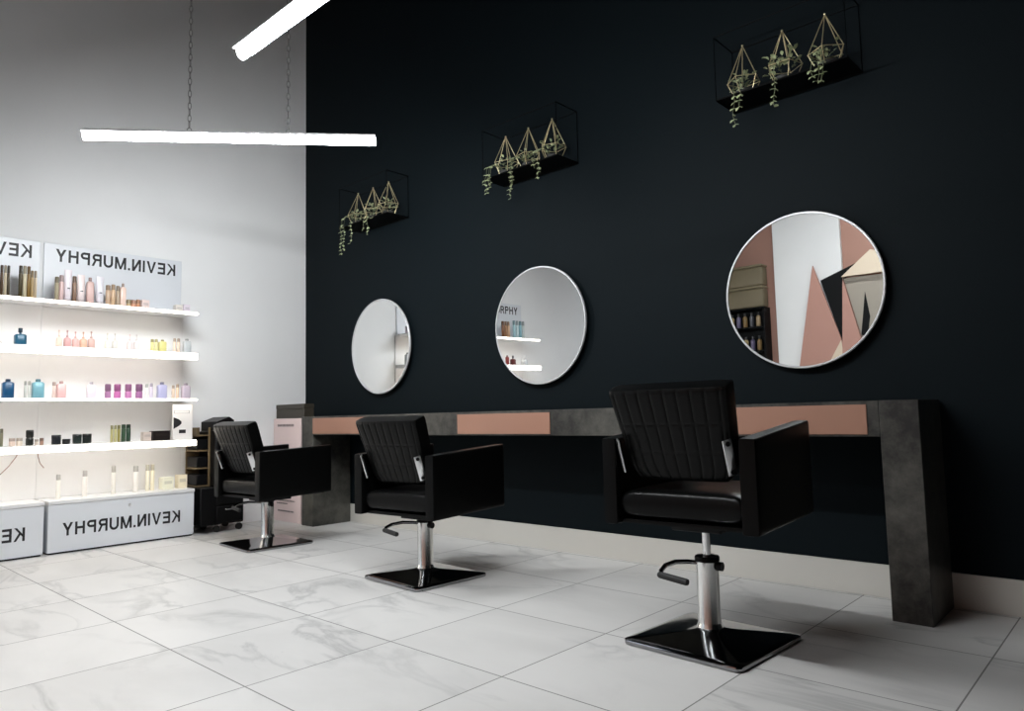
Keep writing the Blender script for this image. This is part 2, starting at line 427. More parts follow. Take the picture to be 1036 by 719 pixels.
def leaf(g, p, d, up, ln, wd):
    d = Vector(d).normalized(); s = d.cross(Vector(up)); s = s.normalized() if s.length > 1e-4 else Vector((1, 0, 0)); n = s.cross(d)
    p = Vector(p); pts = []
    for f, w, b in ((0, 0.08, 0), (0.3, 0.8, 0.10), (0.6, 1.0, 0.14), (0.85, 0.6, 0.08), (1, 0.05, -0.02)):
        c = p + d * ln * f + n * ln * b; pts.append((c - s * wd * w / 2, c + n * 0.001, c + s * wd * w / 2))
    V = [q for row in pts for q in row] + [q - n * 0.0012 for row in pts for q in row]; F = []
    for k in (0, 15):
        for i in range(4):
            for j in range(2): F.append((k + i * 3 + j, k + i * 3 + j + 1, k + i * 3 + j + 4, k + i * 3 + j + 3))
    for i in range(4): F += [(i * 3, i * 3 + 3, i * 3 + 18, i * 3 + 15), (i * 3 + 2, i * 3 + 5, i * 3 + 20, i * 3 + 17)]
    g.raw(V, F)
def planter(x, lab, rot, vines, bush, seed):
    rnd = random.Random(seed)
    t = thing('hanging_plant_terrarium', lab, 'planter', (x, -0.118, 2.4955), rot, PL)
    n = 5; rb, rm, zm, za, zb_ = 0.046, 0.086, 0.092, 0.283, 0.003
    g = MB(); A = [(2 * PI * i / n) for i in range(n)]
    bot = [(rb * math.cos(a), rb * math.sin(a), zb_) for a in A]; mid = [(rm * math.cos(a), rm * math.sin(a), zm) for a in A]; ap = (0, 0, za)
    r = 0.0022
    for i in range(n):
        j = (i + 1) % n
        for p, q in ((bot[i], bot[j]), (mid[i], mid[j]), (bot[i], mid[i]), (mid[i], ap)): g.tube([p, q], r, 6)
        g.ball(mid[i], r * 1.5, 6)
    g.ball(ap, 0.006, 8)
    g.build('wire_frame', M_gold, t)
    p_ = MB(); p_.lathe([(0.030, 0.007), (0.040, 0.010), (0.050, 0.035), (0.047, 0.038), (0.01, 0.036)], n=14)
    p_.build('plant_pot', mat('dark_plant_pot', (0.03, 0.03, 0.028, 1), 0.6), t)
    lf = MB(); st = MB()
    for _ in range(int(14 + 34 * bush)):
        a = rnd.uniform(0, 2 * PI); e = rnd.uniform(-0.2, 1.1); rr = rnd.uniform(0.0, 0.06)
        if bush > 0.9: a = rnd.uniform(-2.9, -0.25) - rot; rr = rnd.uniform(0.02, 0.085)
        z = 0.045 + rnd.uniform(0, 0.06 + 0.05 * bush)
        leaf(lf, (rr * math.cos(a), rr * math.sin(a), z), (math.cos(a), math.sin(a), e), (0, 0, 1), rnd.uniform(0.02, 0.032), rnd.uniform(0.012, 0.02))
    Ri = Matrix.Rotation(-rot, 3, 'Z')
    for dx, ln in vines:                                             # runners spilling over the front of the shelf
        pts = [Vector((dx * 0.3, -0.01, 0.045)), Vector((dx * 0.8, -0.065, 0.085)), Vector((dx, -0.108, 0.06)), Vector((dx + 0.004, -0.121, 0.0))]
        k = 0; z = 0.0
        while z > -ln:
            z -= 0.03; k += 1; pts.append(Vector((dx + 0.008 * math.sin(k * 1.3 + dx * 40), -0.122 - 0.004 * math.cos(k), z)))
        pts = [Ri @ q for q in pts]
        st.tube(pts, 0.0016, 5)
        for q in range(1, len(pts)):
            for s in (-1, 1):
                if rnd.random() < 0.86:
                    a = rnd.uniform(-0.5, 0.5) + (0 if s > 0 else PI)
                    d = Ri @ Vector((math.cos(a), -abs(math.sin(a)) - 0.15, rnd.uniform(-1.6, 0.2)))
                    leaf(lf, pts[q], d, (0, -0.6, 1), rnd.uniform(0.018, 0.027), rnd.uniform(0.014, 0.020))
    lf.build('foliage', M_leaf, t); st.build('vine', M_vine, t)
wire_shelf(0.895, 1.545, 'black wire shelf with planters, above the farthest round mirror')
wire_shelf(2.615, 3.265, 'black wire shelf with planters, above the middle round mirror')
wire_shelf(4.335, 4.985, 'black wire shelf with planters, above the nearest round mirror')
xs = (1.019, 1.229, 1.437, 2.738, 2.945, 3.15, 4.445, 4.655, 4.865)
vv = [[(-0.075, 0.235), (-0.035, 0.21), (0.07, 0.17)], [(0.035, 0.075), (0.085, 0.13)], [(-0.05, 0.02)],
      [(-0.08, 0.12), (-0.055, 0.08), (-0.04, 0.05)], [(-0.06, 0.20), (-0.05, 0.14)], [(-0.06, 0.05), (-0.03, 0.11)],
      [(-0.01, 0.155), (0.025, 0.09)], [(-0.01, 0.125)], [(-0.01, 0.08), (-0.04, 0.06), (0.01, 0.07)]]
bb = [0.6, 0.6, 0.5, 0.5, 0.5, 0.5, 0.45, 1.0, 0.3]
pos = ['left', 'middle', 'right']; where = ['far', 'middle', 'near']
desc = ['brass wire planter with trailing vine, {p} of three on the {w} wall shelf'] * 9
for i, x in enumerate(xs):
    planter(x, desc[i].format(p=pos[i % 3], w=where[i // 3]), (0.25, 1.0, 0.4)[i % 3] + 0.3 * (i // 3), vv[i], bb[i], 100 + i)

# ------------------------------------------------------------------ lit product display
SZ = (1.735, 1.39, 1.05, 0.71)                       # undersides of the four shelves
def arc(cx, cy, rx, ry, a0, a1, n=12): return [(cx + rx * math.cos(a0 + (a1 - a0) * k / n), cy + ry * math.sin(a0 + (a1 - a0) * k / n)) for k in range(n + 1)]
SW = 0.185                                             # stroke width; letters are 1 high
def rect(x0, y0, x1, y1): return [(x0, y0), (x1, y0), (x1, y1), (x0, y1)]
def band(path, w):
    """quads along a path"""
    out = []
    for k in range(len(path) - 1):
        (x0, y0), (x1, y1) = path[k], path[k + 1]; L_ = math.hypot(x1 - x0, y1 - y0); nx, ny = -(y1 - y0) / L_ * w / 2, (x1 - x0) / L_ * w / 2
        ex, ey = (x1 - x0) / L_ * 0.012, (y1 - y0) / L_ * 0.012
        out.append([(x0 - nx - ex, y0 - ny - ey), (x1 - nx + ex, y1 - ny + ey), (x1 + nx + ex, y1 + ny + ey), (x0 + nx - ex, y0 + ny - ey)])
    return out
s_ = SW; h_ = s_ / 2
def bowl(x1): return band([(h_, 1 - h_), (x1 - 0.33, 1 - h_)] + arc(x1 - 0.30, 0.715, 0.30 - h_, 0.285 - h_, PI / 2, -PI / 2) + [(h_, 0.43 + h_)], s_)
GLYPH = {
 'K': (0.80, [rect(0, 0, s_, 1), [(s_ * 0.9, 0.30), (s_ * 0.9, 0.52), (0.60, 1), (0.80, 1)], [(0.28, 0.54), (0.42, 0.64), (0.83, 0), (0.64, 0)]]),
 'E': (0.70, [rect(0, 0, s_, 1), rect(s_, 0, 0.70, s_), rect(s_, 1 - s_, 0.70, 1), rect(s_, 0.43, 0.66, 0.43 + s_ * 0.95)]),
 'V': (0.86, [[(0, 1), (s_ * 1.1, 1), (0.50, 0), (0.355, 0)], [(0.86, 1), (0.86 - s_ * 1.1, 1), (0.36, 0), (0.505, 0)]]),
 'I': (s_, [rect(0, 0, s_, 1)]),
 'N': (0.80, [rect(0, 0, s_, 1), rect(0.80 - s_, 0, 0.80, 1), [(0, 1), (s_ * 1.15, 1), (0.80, 0), (0.80 - s_ * 1.15, 0)]]),
 '.': (s_, [rect(0, 0, s_, s_)]),
 'M': (0.98, [rect(0, 0, s_, 1), rect(0.98 - s_, 0, 0.98, 1), [(0, 1), (s_ * 1.2, 1), (0.565, 0), (0.415, 0)], [(0.98, 1), (0.98 - s_ * 1.2, 1), (0.415, 0), (0.565, 0)]]),
 'U': (0.80, [rect(0, 0.38, s_, 1), rect(0.80 - s_, 0.38, 0.80, 1)] + band(arc(0.40, 0.39, 0.40 - h_, 0.39 - h_, PI, 2 * PI, 16), s_)),
 'R': (0.80, [rect(0, 0, s_, 1)] + bowl(0.76) + [[(0.42, 0.46), (0.58, 0.50), (0.82, 0), (0.63, 0)]]),
 'P': (0.76, [rect(0, 0, s_, 1)] + bowl(0.76)),
 'H': (0.80, [rect(0, 0, s_, 1), rect(0.80 - s_, 0, 0.80, 1), rect(s_, 0.44, 0.80 - s_, 0.44 + s_)]),
 'Y': (0.84, [rect(0.42 - h_, 0, 0.42 + h_, 0.45), [(0, 1), (s_ * 1.15, 1), (0.42 + h_, 0.45), (0.42 - h_, 0.40)], [(0.84, 1), (0.84 - s_ * 1.15, 1), (0.42 - h_, 0.45), (0.42 + h_, 0.40)]])}
def lettering(parent, s, x, y_start, width, height, z):
    """the word as it stands in the photo (mirrored: it starts at the right and runs to the left)"""
    tot = sum(GLYPH[q][0] for q in s) + 0.17 * (len(s) - 1); g = MB(); u = 0
    for q in s:
        wd, polys = GLYPH[q]
        for p in polys: g.prism(p, lambda a, b, k, u=u: (x + 0.0015 * k, y_start - (u + a) / tot * width, z + b * height))
        u += wd + 0.17
    o = g.build('lettering', M_letter, parent, smooth=False); o['label'] = 'black mirror-written lettering'
    return o
def display(y0, y1, lab):
    t = thing('display_shelf_unit', lab, 'display shelf', (0, y1, 0), group='lit product display units')
    w = y0 - y1                                        # runs from local y = 0 down to w (negative)
    MB().box((0.001, w + 0.0002, 0.3605), (0.010, -0.0002, 1.746), 0.001, 1).build('back_panel', M_unit, t)
    hp = MB().box((0.001, w + 0.004, 1.752), (0.014, -0.02, 2.205), 0.002, 1).build('header_panel', M_panel, t)
    lettering(hp, 'KEVIN.MURPHY', 0.0145, -0.072, 0.858, 0.094, 2.076)
    c = MB().box((0.001, w + 0.002, 0.012), (0.318, -0.022, 0.335), 0.002, 1).build('base_cabinet', M_panel, t)
    MB().box((0.001, w + 0.012, 0.0), (0.300, -0.03, 0.0115)).build('plinth', M_blackplastic, c)
    lettering(c, 'KEVIN.MURPHY', 0.3185, -0.128, 0.79, 0.088, 0.118)
    MB().lathe([(0.004, 0.0), (0.011, 0.001), (0.010, 0.008), (0.002, 0.010)], n=16).build('lock', M_steel, c)
    lk = bpy.data.objects[[o.name for o in c.children if o.name.startswith('lock')][0]]
    lk.rotation_euler = (0, PI / 2, 0); lk.location = (0.3185, -0.49, 0.285)
    MB().box((0.001, w + 0.001, 0.336), (0.326, -0.02, 0.360), 0.002, 1).build('counter_top', M_unit, t)
    for i, z in enumerate(SZ):
        th = (0.012, 0.034, 0.010, 0.030)[i]
        s = MB().box((0.011, w + 0.001, z), (0.300, -0.004, z + th), 0.002, 1).build('shelf', M_unit, t)
        hh = (0.007, 0.022, 0.006, 0.018)[i]
        MB().prism([(0.272, z - hh), (0.306, z - hh), (0.306, z + th * 0.75), (0.3004, z + th * 0.75), (0.3004, z - 0.0004), (0.272, z - 0.0004)], lambda a, b, k: (a, w + 0.001 + (-0.005 - w) * k, b)).build('led_strip', M_led, s)
    return t
display(-2.1528, -1.145, 'lit white product display unit nearer the corner, full black lettering')
display(-3.160, -2.1532, 'lit white product display unit cut off by the left photo edge')
STOP = {1: 1.748, 2: 1.425, 3: 1.061, 4: 0.741, 0: 0.361}
WORD = {1: 'top shelf', 2: 'second shelf', 3: 'third shelf', 4: 'fourth shelf', 0: 'cabinet top'}
_m = {}
def pmat(c, gl=0.3):
    if c not in _m: _m[c] = mat('product_%d_%d_%d' % c, rgb(*c), gl, var=0.03)
    return _m[c]
def product(s, y, w, h, c, kind, name, lab, x=0.17):
    z = STOP[s]; c = tuple(int(v * 0.78 + 232 * 0.22) for v in c) if max(c) > 140 else c; m = pmat(c); r = w / 2  # lighter colours paled towards white: veiling glare mixed into the product colour
    dk = tuple(int(v * 0.72) for v in c); cat = {'box': 'box', 'jar': 'jar', 'twojar': 'jar', 'can': 'can', 'tube': 'tube'}.get(kind, 'bottle')
    if 'vial' in name or 'bottle' in name: cat = 'bottle'
    kn = {'can': 'product_can', 'tube': 'product_tube', 'square': 'product_bottle', 'pump': 'pump_bottle', 'jar': 'product_jar', 'twojar': 'product_pot', 'box': 'product_carton', 'perfume': 'stoppered_bottle'}[kind]
    if cat == 'bottle' and kind == 'can': kn = 'product_vial'
    t = thing(kn, lab, cat, (x, y, z), 0, 'products on the ' + WORD[s])
    if kind == 'can':
        MB().lathe([(r * 0.9, 0), (r, 0.003), (r, h * 0.74), (r * 0.86, h * 0.765)], n=16).build('body', m, t)
        MB().lathe([(r * 0.93, h * 0.767), (r * 0.95, h * 0.78), (r * 0.93, h * 0.98), (r * 0.75, h)], n=16).build('cap', pmat(dk), t)
    elif kind == 'tube':
        MB().lathe([(r * 0.8, 0), (r * 0.84, 0.003), (r * 0.84, h * 0.14)], n=16).build('cap', pmat(tuple(int(v * 0.9) for v in c)), t)
        g = MB(); n = 20; V = []
        for k, (rx, ry) in ((0.142, (0.8, 0.8)), (0.16, (0.95, 0.9)), (0.5, (1.0, 0.75)), (0.9, (1.02, 0.25)), (1.0, (1.02, 0.10))):
            V += [(r * ry * math.cos(2 * PI * i / n), r * rx * math.sin(2 * PI * i / n), h * k) for i in range(n)]
        F = [(j * n + i, j * n + (i + 1) % n, j * n + n + (i + 1) % n, j * n + n + i) for j in range(4) for i in range(n)] + [tuple(range(n)), tuple(range(4 * n, 5 * n))]
        g.raw(V, F).build('body', m, t)
        MB().box((r * 0.74, -r * 0.35, h * 0.42), (r * 0.80 + 0.001, r * 0.35, h * 0.46)).build('label_mark', pmat((90, 88, 92)), t)
    elif kind in ('square', 'perfume'):
        top = 0.86 if kind == 'square' else 0.66
        MB().lathe([(0.93, 0), (1.0, h * 0.03), (1.0, h * (top - 0.08)), (0.8, h * (top - 0.02)), (0.4, h * top)], n=28, sq=(6, min(r * 0.8, 0.03), r)).build('body', m, t)
        rc = r * (0.36 if kind == 'perfume' else 0.45)
        if kind == 'perfume':
            MB().lathe([(rc * 0.6, h * top), (rc * 0.6, h * 0.74)], n=14).build('neck', pmat(c), t)
            MB().lathe([(rc * 0.95, h * 0.742), (rc * 1.05, h * 0.78), (rc * 1.05, h * 0.97), (rc * 0.9, h)], n=16).build('cap', pmat((28, 50, 66)), t)
        else:
            MB().lathe([(rc, h * (top + 0.002)), (rc, h * 0.98), (rc * 0.85, h)], n=16).build('cap', pmat(dk), t)
    elif kind == 'pump':
        MB().lathe([(0.9, 0), (1.0, h * 0.03), (1.0, h * 0.50), (0.75, h * 0.57), (0.3, h * 0.60)], n=24, sq=(3.5, r * 0.85, r)).build('body', m, t)
        p = MB().lathe([(r * 0.34, h * 0.602), (r * 0.34, h * 0.70), (r * 0.12, h * 0.71), (r * 0.12, h * 0.9)], n=12)
        p.lathe([(r * 0.22, h * 0.9), (r * 0.26, h * 0.92), (r * 0.22, h)], n=12)
        p.tube([(0, 0, h * 0.955), (r * 0.55, 0, h * 0.955), (r * 0.75, 0, h * 0.92)], r * 0.09, 8)
        p.build('pump', pmat(tuple(int(v * 0.95) for v in c)), t)
    elif kind == 'jar':
        MB().lathe([(r * 0.88, 0), (r, 0.004), (r, h * 0.6)], n=20).build('body', m, t)
        MB().lathe([(r * 1.02, h * 0.602), (r * 1.02, h * 0.96), (r * 0.95, h)], n=20).build('lid', pmat(dk), t)
    elif kind == 'twojar':
        MB().lathe([(r * 0.8, 0), (r, h * 0.06), (r, h * 0.44), (r * 0.82, h * 0.5)], n=20).build('body', m, t)
        MB().lathe([(r * 0.82, h * 0.502), (r, h * 0.56), (r, h * 0.93), (r * 0.85, h)], n=20).build('lid', pmat(dk), t)
    elif kind == 'box':
        dpt = min(w, 0.08) / 2
        MB().box((-dpt, -r, 0), (dpt, r, h), 0.0015, 1).build('carton', m, t)
        MB().box((dpt + 0.0002, -r * 0.7, h * 0.45), (dpt + 0.001, r * 0.7, h * 0.7)).build('label_band', pmat(tuple(min(255, int(v * 0.8 + 20)) for v in c)), t)
    return t
ITEMS = [
(1,-2.430,0.019,0.224,(80, 55, 22),'can','dark bronze can'),
(1,-2.410,0.018,0.225,(205, 185, 145),'can','tall cream can'),
(1,-2.391,0.018,0.226,(72, 62, 40),'can','tall olive can'),
(1,-2.322,0.023,0.235,(70, 58, 25),'can','tall umber can'),
(1,-2.298,0.023,0.236,(205, 190, 150),'can','tall beige can'),
(1,-2.274,0.021,0.236,(135, 105, 50),'can','tall golden can'),
(1,-2.253,0.020,0.209,(165, 130, 70),'can','short golden can'),
(1,-2.233,0.018,0.210,(190, 165, 125),'can','short tan can'),
(1,-2.102,0.027,0.185,(150, 135, 100),'can','khaki can'),
(1,-2.073,0.029,0.200,(225, 185, 180),'can','rosy can'),
(1,-2.032,0.048,0.245,(238, 226, 232),'tube','white pink tube'),
(1,-1.991,0.028,0.203,(140, 112, 92),'can','brown can'),
(1,-1.948,0.049,0.219,(240, 222, 220),'tube','pale blush tube'),
(1,-1.889,0.048,0.206,(214, 170, 160),'square','dusty pink bottle'),
(1,-1.823,0.052,0.222,(230, 226, 234),'tube','lilac white tube'),
(1,-1.767,0.034,0.164,(200, 162, 125),'can','light tan can'),
(1,-1.732,0.030,0.173,(216, 175, 130),'can','apricot can'),
(1,-1.699,0.028,0.166,(172, 148, 118),'can','taupe can'),
(1,-1.664,0.039,0.189,(240, 205, 185),'square','peach bottle'),
(1,-1.622,0.032,0.069,(198, 168, 118),'jar','small olive jar'),
(1,-1.587,0.034,0.069,(225, 150, 112),'jar','small orange jar'),
(1,-1.554,0.026,0.077,(208, 138, 90),'jar','small copper jar'),
(1,-1.508,0.055,0.077,(240, 214, 205),'box','low peach carton'),
(1,-1.253,0.054,0.064,(230, 220, 208),'box','low cream carton'),
(1,-1.190,0.047,0.073,(236, 222, 234),'box','low lilac carton'),
(2,-2.312,0.069,0.123,(28, 92, 122),'perfume','blue square bottle'),
(2,-2.079,0.037,0.127,(242, 208, 188),'pump','peach pump bottle'),
(2,-2.027,0.044,0.128,(205, 148, 148),'pump','rose pump bottle'),
(2,-1.975,0.041,0.122,(226, 166, 160),'pump','pink pump bottle'),
(2,-1.924,0.045,0.123,(238, 180, 148),'pump','orange pump bottle'),
(2,-1.872,0.046,0.131,(204, 162, 152),'pump','mauve pump bottle'),
(2,-1.763,0.036,0.126,(236, 230, 212),'pump','cream pump bottle'),
(2,-1.712,0.037,0.127,(214, 208, 202),'pump','grey pump bottle'),
(2,-1.608,0.038,0.128,(242, 212, 212),'pump','blush pump bottle'),
(2,-1.559,0.036,0.129,(226, 218, 218),'pump','ivory pump bottle'),
(2,-1.444,0.025,0.100,(222, 212, 125),'can','thin yellow vial'),
(2,-1.415,0.024,0.101,(236, 226, 150),'can','thin lemon vial'),
(2,-1.369,0.054,0.101,(212, 206, 116),'square','mustard yellow bottle'),
(2,-1.275,0.023,0.118,(240, 212, 186),'can','thin peach vial'),
(2,-1.244,0.023,0.119,(232, 206, 180),'can','thin sand vial'),
(2,-1.180,0.058,0.120,(192, 198, 200),'square','grey blue bottle'),
(3,-2.373,0.067,0.134,(16, 72, 112),'square','navy blue bottle'),
(3,-2.272,0.017,0.122,(186, 192, 186),'can','thin grey vial'),
(3,-2.249,0.019,0.123,(200, 205, 198),'can','thin silver vial'),
(3,-2.198,0.071,0.137,(84, 150, 170),'square','teal blue bottle'),
(3,-2.100,0.024,0.119,(240, 208, 198),'can','slim peach vial'),
(3,-2.056,0.055,0.126,(224, 172, 172),'square','broad pink bottle'),
(3,-1.864,0.055,0.123,(224, 214, 230),'square','pale lilac bottle'),
(3,-1.752,0.040,0.110,(150, 88, 140),'twojar','plum pot'),
(3,-1.687,0.046,0.111,(190, 78, 158),'twojar','magenta pot'),
(3,-1.611,0.045,0.112,(184, 98, 164),'twojar','orchid pot'),
(3,-1.534,0.048,0.113,(146, 78, 138),'twojar','purple pot'),
(3,-1.480,0.022,0.114,(234, 240, 234),'can','thin white vial'),
(3,-1.445,0.023,0.122,(212, 202, 224),'can','thin violet vial'),
(3,-1.366,0.067,0.131,(162, 162, 206),'square','periwinkle bottle'),
(3,-1.280,0.023,0.109,(224, 198, 172),'can','thin beige vial'),
(3,-1.247,0.023,0.118,(240, 204, 168),'can','thin orange vial'),
(3,-1.183,0.063,0.126,(182, 166, 184),'square','mauve grey bottle'),
(4,-2.399,0.020,0.119,(120, 120, 95),'can','grey olive can'),
(4,-2.338,0.036,0.053,(236, 210, 194),'jar','low peach jar'),
(4,-2.296,0.036,0.054,(228, 214, 196),'jar','low cream jar'),
(4,-2.237,0.046,0.105,(22, 26, 22),'twojar','black bottle'),
(4,-2.195,0.023,0.041,(230, 214, 198),'jar','tiny beige jar'),
(4,-2.165,0.024,0.048,(142, 100, 80),'jar','tiny brown jar'),
(4,-2.077,0.058,0.066,(24, 30, 36),'jar','dark navy jar'),
(4,-2.015,0.049,0.035,(26, 28, 30),'jar','flat black jar'),
(4,-1.946,0.057,0.067,(34, 46, 44),'jar','dark green jar'),
(4,-1.883,0.058,0.068,(28, 36, 34),'jar','blackish green jar'),
(4,-1.718,0.020,0.124,(152, 146, 82),'can','olive vial'),
(4,-1.694,0.020,0.124,(170, 164, 100),'can','light olive vial'),
(4,-1.670,0.020,0.125,(140, 134, 70),'can','moss vial'),
(4,-1.638,0.030,0.129,(46, 74, 52),'can','forest green can'),
(4,-1.604,0.031,0.129,(38, 64, 48),'can','bottle green can'),
(4,-1.477,0.058,0.068,(190, 174, 164),'box','taupe carton'),
(4,-1.376,0.126,0.073,(24, 18, 16),'box','black carton'),
(0,-2.056,0.030,0.169,(236, 232, 222),'can','clear white bottle'),
(0,-1.889,0.032,0.186,(236, 230, 222),'can','pearl white bottle'),
(0,-1.699,0.030,0.205,(232, 228, 216),'can','ivory can'),
(0,-1.545,0.038,0.196,(238, 232, 224),'can','chalk white can'),
(0,-1.460,0.029,0.198,(240, 232, 206),'can','vanilla can'),
(0,-1.424,0.029,0.199,(238, 228, 196),'can','pale yellow can'),
(0,-1.321,0.082,0.092,(236, 234, 206),'box','pastel yellow carton'),
(0,-1.208,0.069,0.104,(240, 226, 190),'box','cream yellow carton'),
# far end of the left unit: outside the frame, seen in the middle mirror
(1,-2.640,0.034,0.205,(120,72,38),'can','chestnut can'),
(1,-2.690,0.034,0.205,(150,96,52),'can','amber can'),
(1,-2.740,0.034,0.205,(205,150,105),'can','caramel can'),
(1,-2.840,0.036,0.225,(150,196,206),'can','aqua can'),
(1,-2.895,0.036,0.225,(190,215,218),'can','icy blue can'),
(1,-2.950,0.036,0.225,(120,176,190),'can','sea blue can'),
(1,-3.005,0.036,0.225,(205,214,210),'can','silvery can'),
(2,-2.700,0.040,0.120,(122,42,40),'square','wine red bottle'),
(2,-2.800,0.064,0.120,(92,34,34),'perfume','dark red bottle'),
(2,-2.980,0.040,0.130,(224,226,226),'pump','snow white bottle'),
(2,-3.040,0.040,0.130,(214,220,224),'pump','frost white bottle'),
(3,-2.760,0.030,0.130,(228,186,180),'can','blush vial'),
(3,-2.830,0.030,0.130,(236,206,196),'can','shell pink vial'),
(3,-2.900,0.030,0.130,(222,170,170),'can','coral vial'),
(3,-2.970,0.030,0.130,(240,220,214),'can','powder pink vial'),
]
for s in (1, 2, 3, 4, 0):
    row = sorted([q for q in ITEMS if q[0] == s], key=lambda q: q[1])
    for i, (s_, y, w, h, c, kind, name) in enumerate(row):
        Lf = row[i - 1][6] if i else None; Rt = row[i + 1][6] if i + 1 < len(row) else None
        if s == 4 and name == 'black carton': Rt = 'white display card'
        if Lf and Rt: near = 'between %s and %s' % (Lf, Rt)
        elif Rt: near = 'left of ' + Rt
        else: near = 'right of ' + Lf
        product(s_, y, w, h, c, kind, name, '%s on the %s, %s' % (name, WORD[s], near))
# upright white card with black print at the right end of the fourth shelf
t = thing('display_card', 'upright white display card with black print at the end of the fourth shelf', 'display card', (0.235, -1.232, 0.7405))
MB().box((-0.012, -0.075, 0), (0.012, 0.075, 0.275), 0.001, 1).build('card', pmat((240, 236, 232)), t)
def mark(poly): return MB().prism(poly, lambda a, b, k: (0.0123 + 0.0009 * k, a, b))
mk = mark([(-0.068, 0.205), (-0.066, 0.205), (-0.066, 0.228), (-0.068, 0.228)])
for a0, b0, a1, b1 in ((-0.066, 0.226, 0.048, 0.2275), (-0.066, 0.2055, 0.048, 0.207), (0.046, 0.207, 0.048, 0.226)): mk.prism([(a0, b0), (a1, b0), (a1, b1), (a0, b1)], lambda a, b, k: (0.0123 + 0.0009 * k, a, b))
mk.build('printed_frame', M_letter, t)
mark([(-0.072, 0.085), (-0.072, 0.175), (-0.03, 0.158), (-0.012, 0.142), (-0.012, 0.125), (-0.03, 0.108)]).build('printed_wedge', M_letter, t)
mark([(-0.03, 0.05), (0.022, 0.05), (0.022, 0.078), (-0.03, 0.078)]).build('printed_block', M_letter, t)
# loose cables under the fourth shelf of the left unit
M_cable = mat('pale_brown_cable', rgb(150, 120, 112), 0.5)
for nm, pts, lab in (('cable', [(-2.265, 0.708), (-2.285, 0.66), (-2.325, 0.60), (-2.37, 0.55), (-2.405, 0.51)], 'thin cable drooping left under the fourth shelf'),
                     ('cable', [(-2.155, 0.708), (-2.153, 0.66), (-2.14, 0.61), (-2.115, 0.575)], 'short thin cable hanging under the fourth shelf, right of the longer one')):
    tag(MB().tube([(0.045, a, b) for a, b in pts], 0.003, 8).build(nm, M_cable), lab, 'cable', 'loose cables under the shelf')

# ------------------------------------------------------------------ salon trolley, cartons
o = (0.2, -0.88, 0)
t = thing('salon_trolley', 'black salon trolley with side tool rack beside the lit display', 'trolley', o)
lb(lb(MB(), (0.045, -1.015, 0.36), (0.345, -0.775, 0.80), o, 0.008), (0.045, -1.128, 0.062), (0.345, -0.775, 0.358), o, 0.006).build('body', M_blackplastic, t)
for k in range(5):
    z = 0.075 + k * 0.143
    d = lb(MB(), (0.3455, -1.005, z), (0.358, -0.785, z + 0.128), o, 0.004).build('drawer', M_blackplastic, t)
    lb(MB(), (0.3585, -0.94, z + 0.095), (0.368, -0.85, z + 0.108), o, 0.003).build('handle', M_darkchrome, d)
g = MB(); V = []
g.prism([(-1.0, 0.801), (-0.86, 0.801), (-0.86, 0.885), (-0.90, 0.912), (-1.0, 0.875)], lambda a, b, k: (0.05 - o[0] + 0.29 * k, a - o[1], b))
g.build('hood', M_blackplastic, t)
rk = MB()
lb(rk, (0.05, -1.125, 0.36), (0.058, -1.0155, 0.83), o); lb(rk, (0.25, -1.032, 0.36), (0.258, -1.0155, 0.83), o)
for z in (0.36, 0.50, 0.64, 0.76): lb(rk, (0.0585, -1.125, z), (0.2495, -1.0155, z + 0.012), o)
lb(rk, (0.0585, -1.125, 0.772), (0.2495, -1.119, 0.83), o)
rk = rk.build('side_rack', M_olivewood, t); rk['label'] = 'olive brown side rack'
for z in (0.373, 0.513, 0.653): lb(MB(), (0.062, -1.118, z), (0.246, -1.03, z + 0.085), o, 0.006).build('tool_bin', M_blackplastic, t)
for x in (0.075, 0.315):
    for y in (-0.985, -0.80):
        q = MB().tube([(x - 0.012 - o[0], y - o[1], 0.026), (x + 0.012 - o[0], y - o[1], 0.026)], 0.0258, 18).build('castor', M_rubber, t)
        MB().box((x - 0.016 - o[0], y - 0.012 - o[1], 0.0522), (x + 0.016 - o[0], y + 0.012 - o[1], 0.0615), 0.002, 1).build('castor_fork', M_darkchrome, q)
o = (0.30, -0.2, 0)
t = thing('pink_carton', 'tall pale pink carton standing between the white wall and counter end', 'box', o)
lb(MB(), (0.06, -0.355, 0.0), (0.512, -0.03, 0.888), o, 0.003).build('carton', M_pinkbox, t)
def dashes(spec, name):
    g = MB(); rnd = random.Random(4)
    for x0, x1, z, hh in spec:
        x = x0
        while x < x1:
            w = rnd.uniform(0.010, 0.022); w = min(w, x1 - x)
            g.box((x - o[0], -0.3562 - o[1], z), (x + w * 0.82 - o[0], -0.3553 - o[1], z + hh)); x += w + 0.004
    return g.build(name, pmat((70, 58, 60)), t)
dashes([(0.13, 0.40, 0.818, 0.020)], 'title_print')
dashes([(0.12, 0.36, 0.20, 0.010), (0.12, 0.42, 0.175, 0.010), (0.12, 0.30, 0.15, 0.010), (0.14, 0.40, 0.085, 0.012)], 'small_print')
t = thing('olive_carton', 'dark olive carton lying on top of the tall pale pink carton', 'box', (0.33, -0.2, 0.8885))
MB().box((-0.235, -0.15, 0), (0.225, -0.055, 0.082), 0.003, 1).build('carton', M_olivebox, t)
MB().box((-0.237, -0.152, 0.0825), (0.227, -0.053, 0.122), 0.003, 1).build('lid', M_olivebox, t)

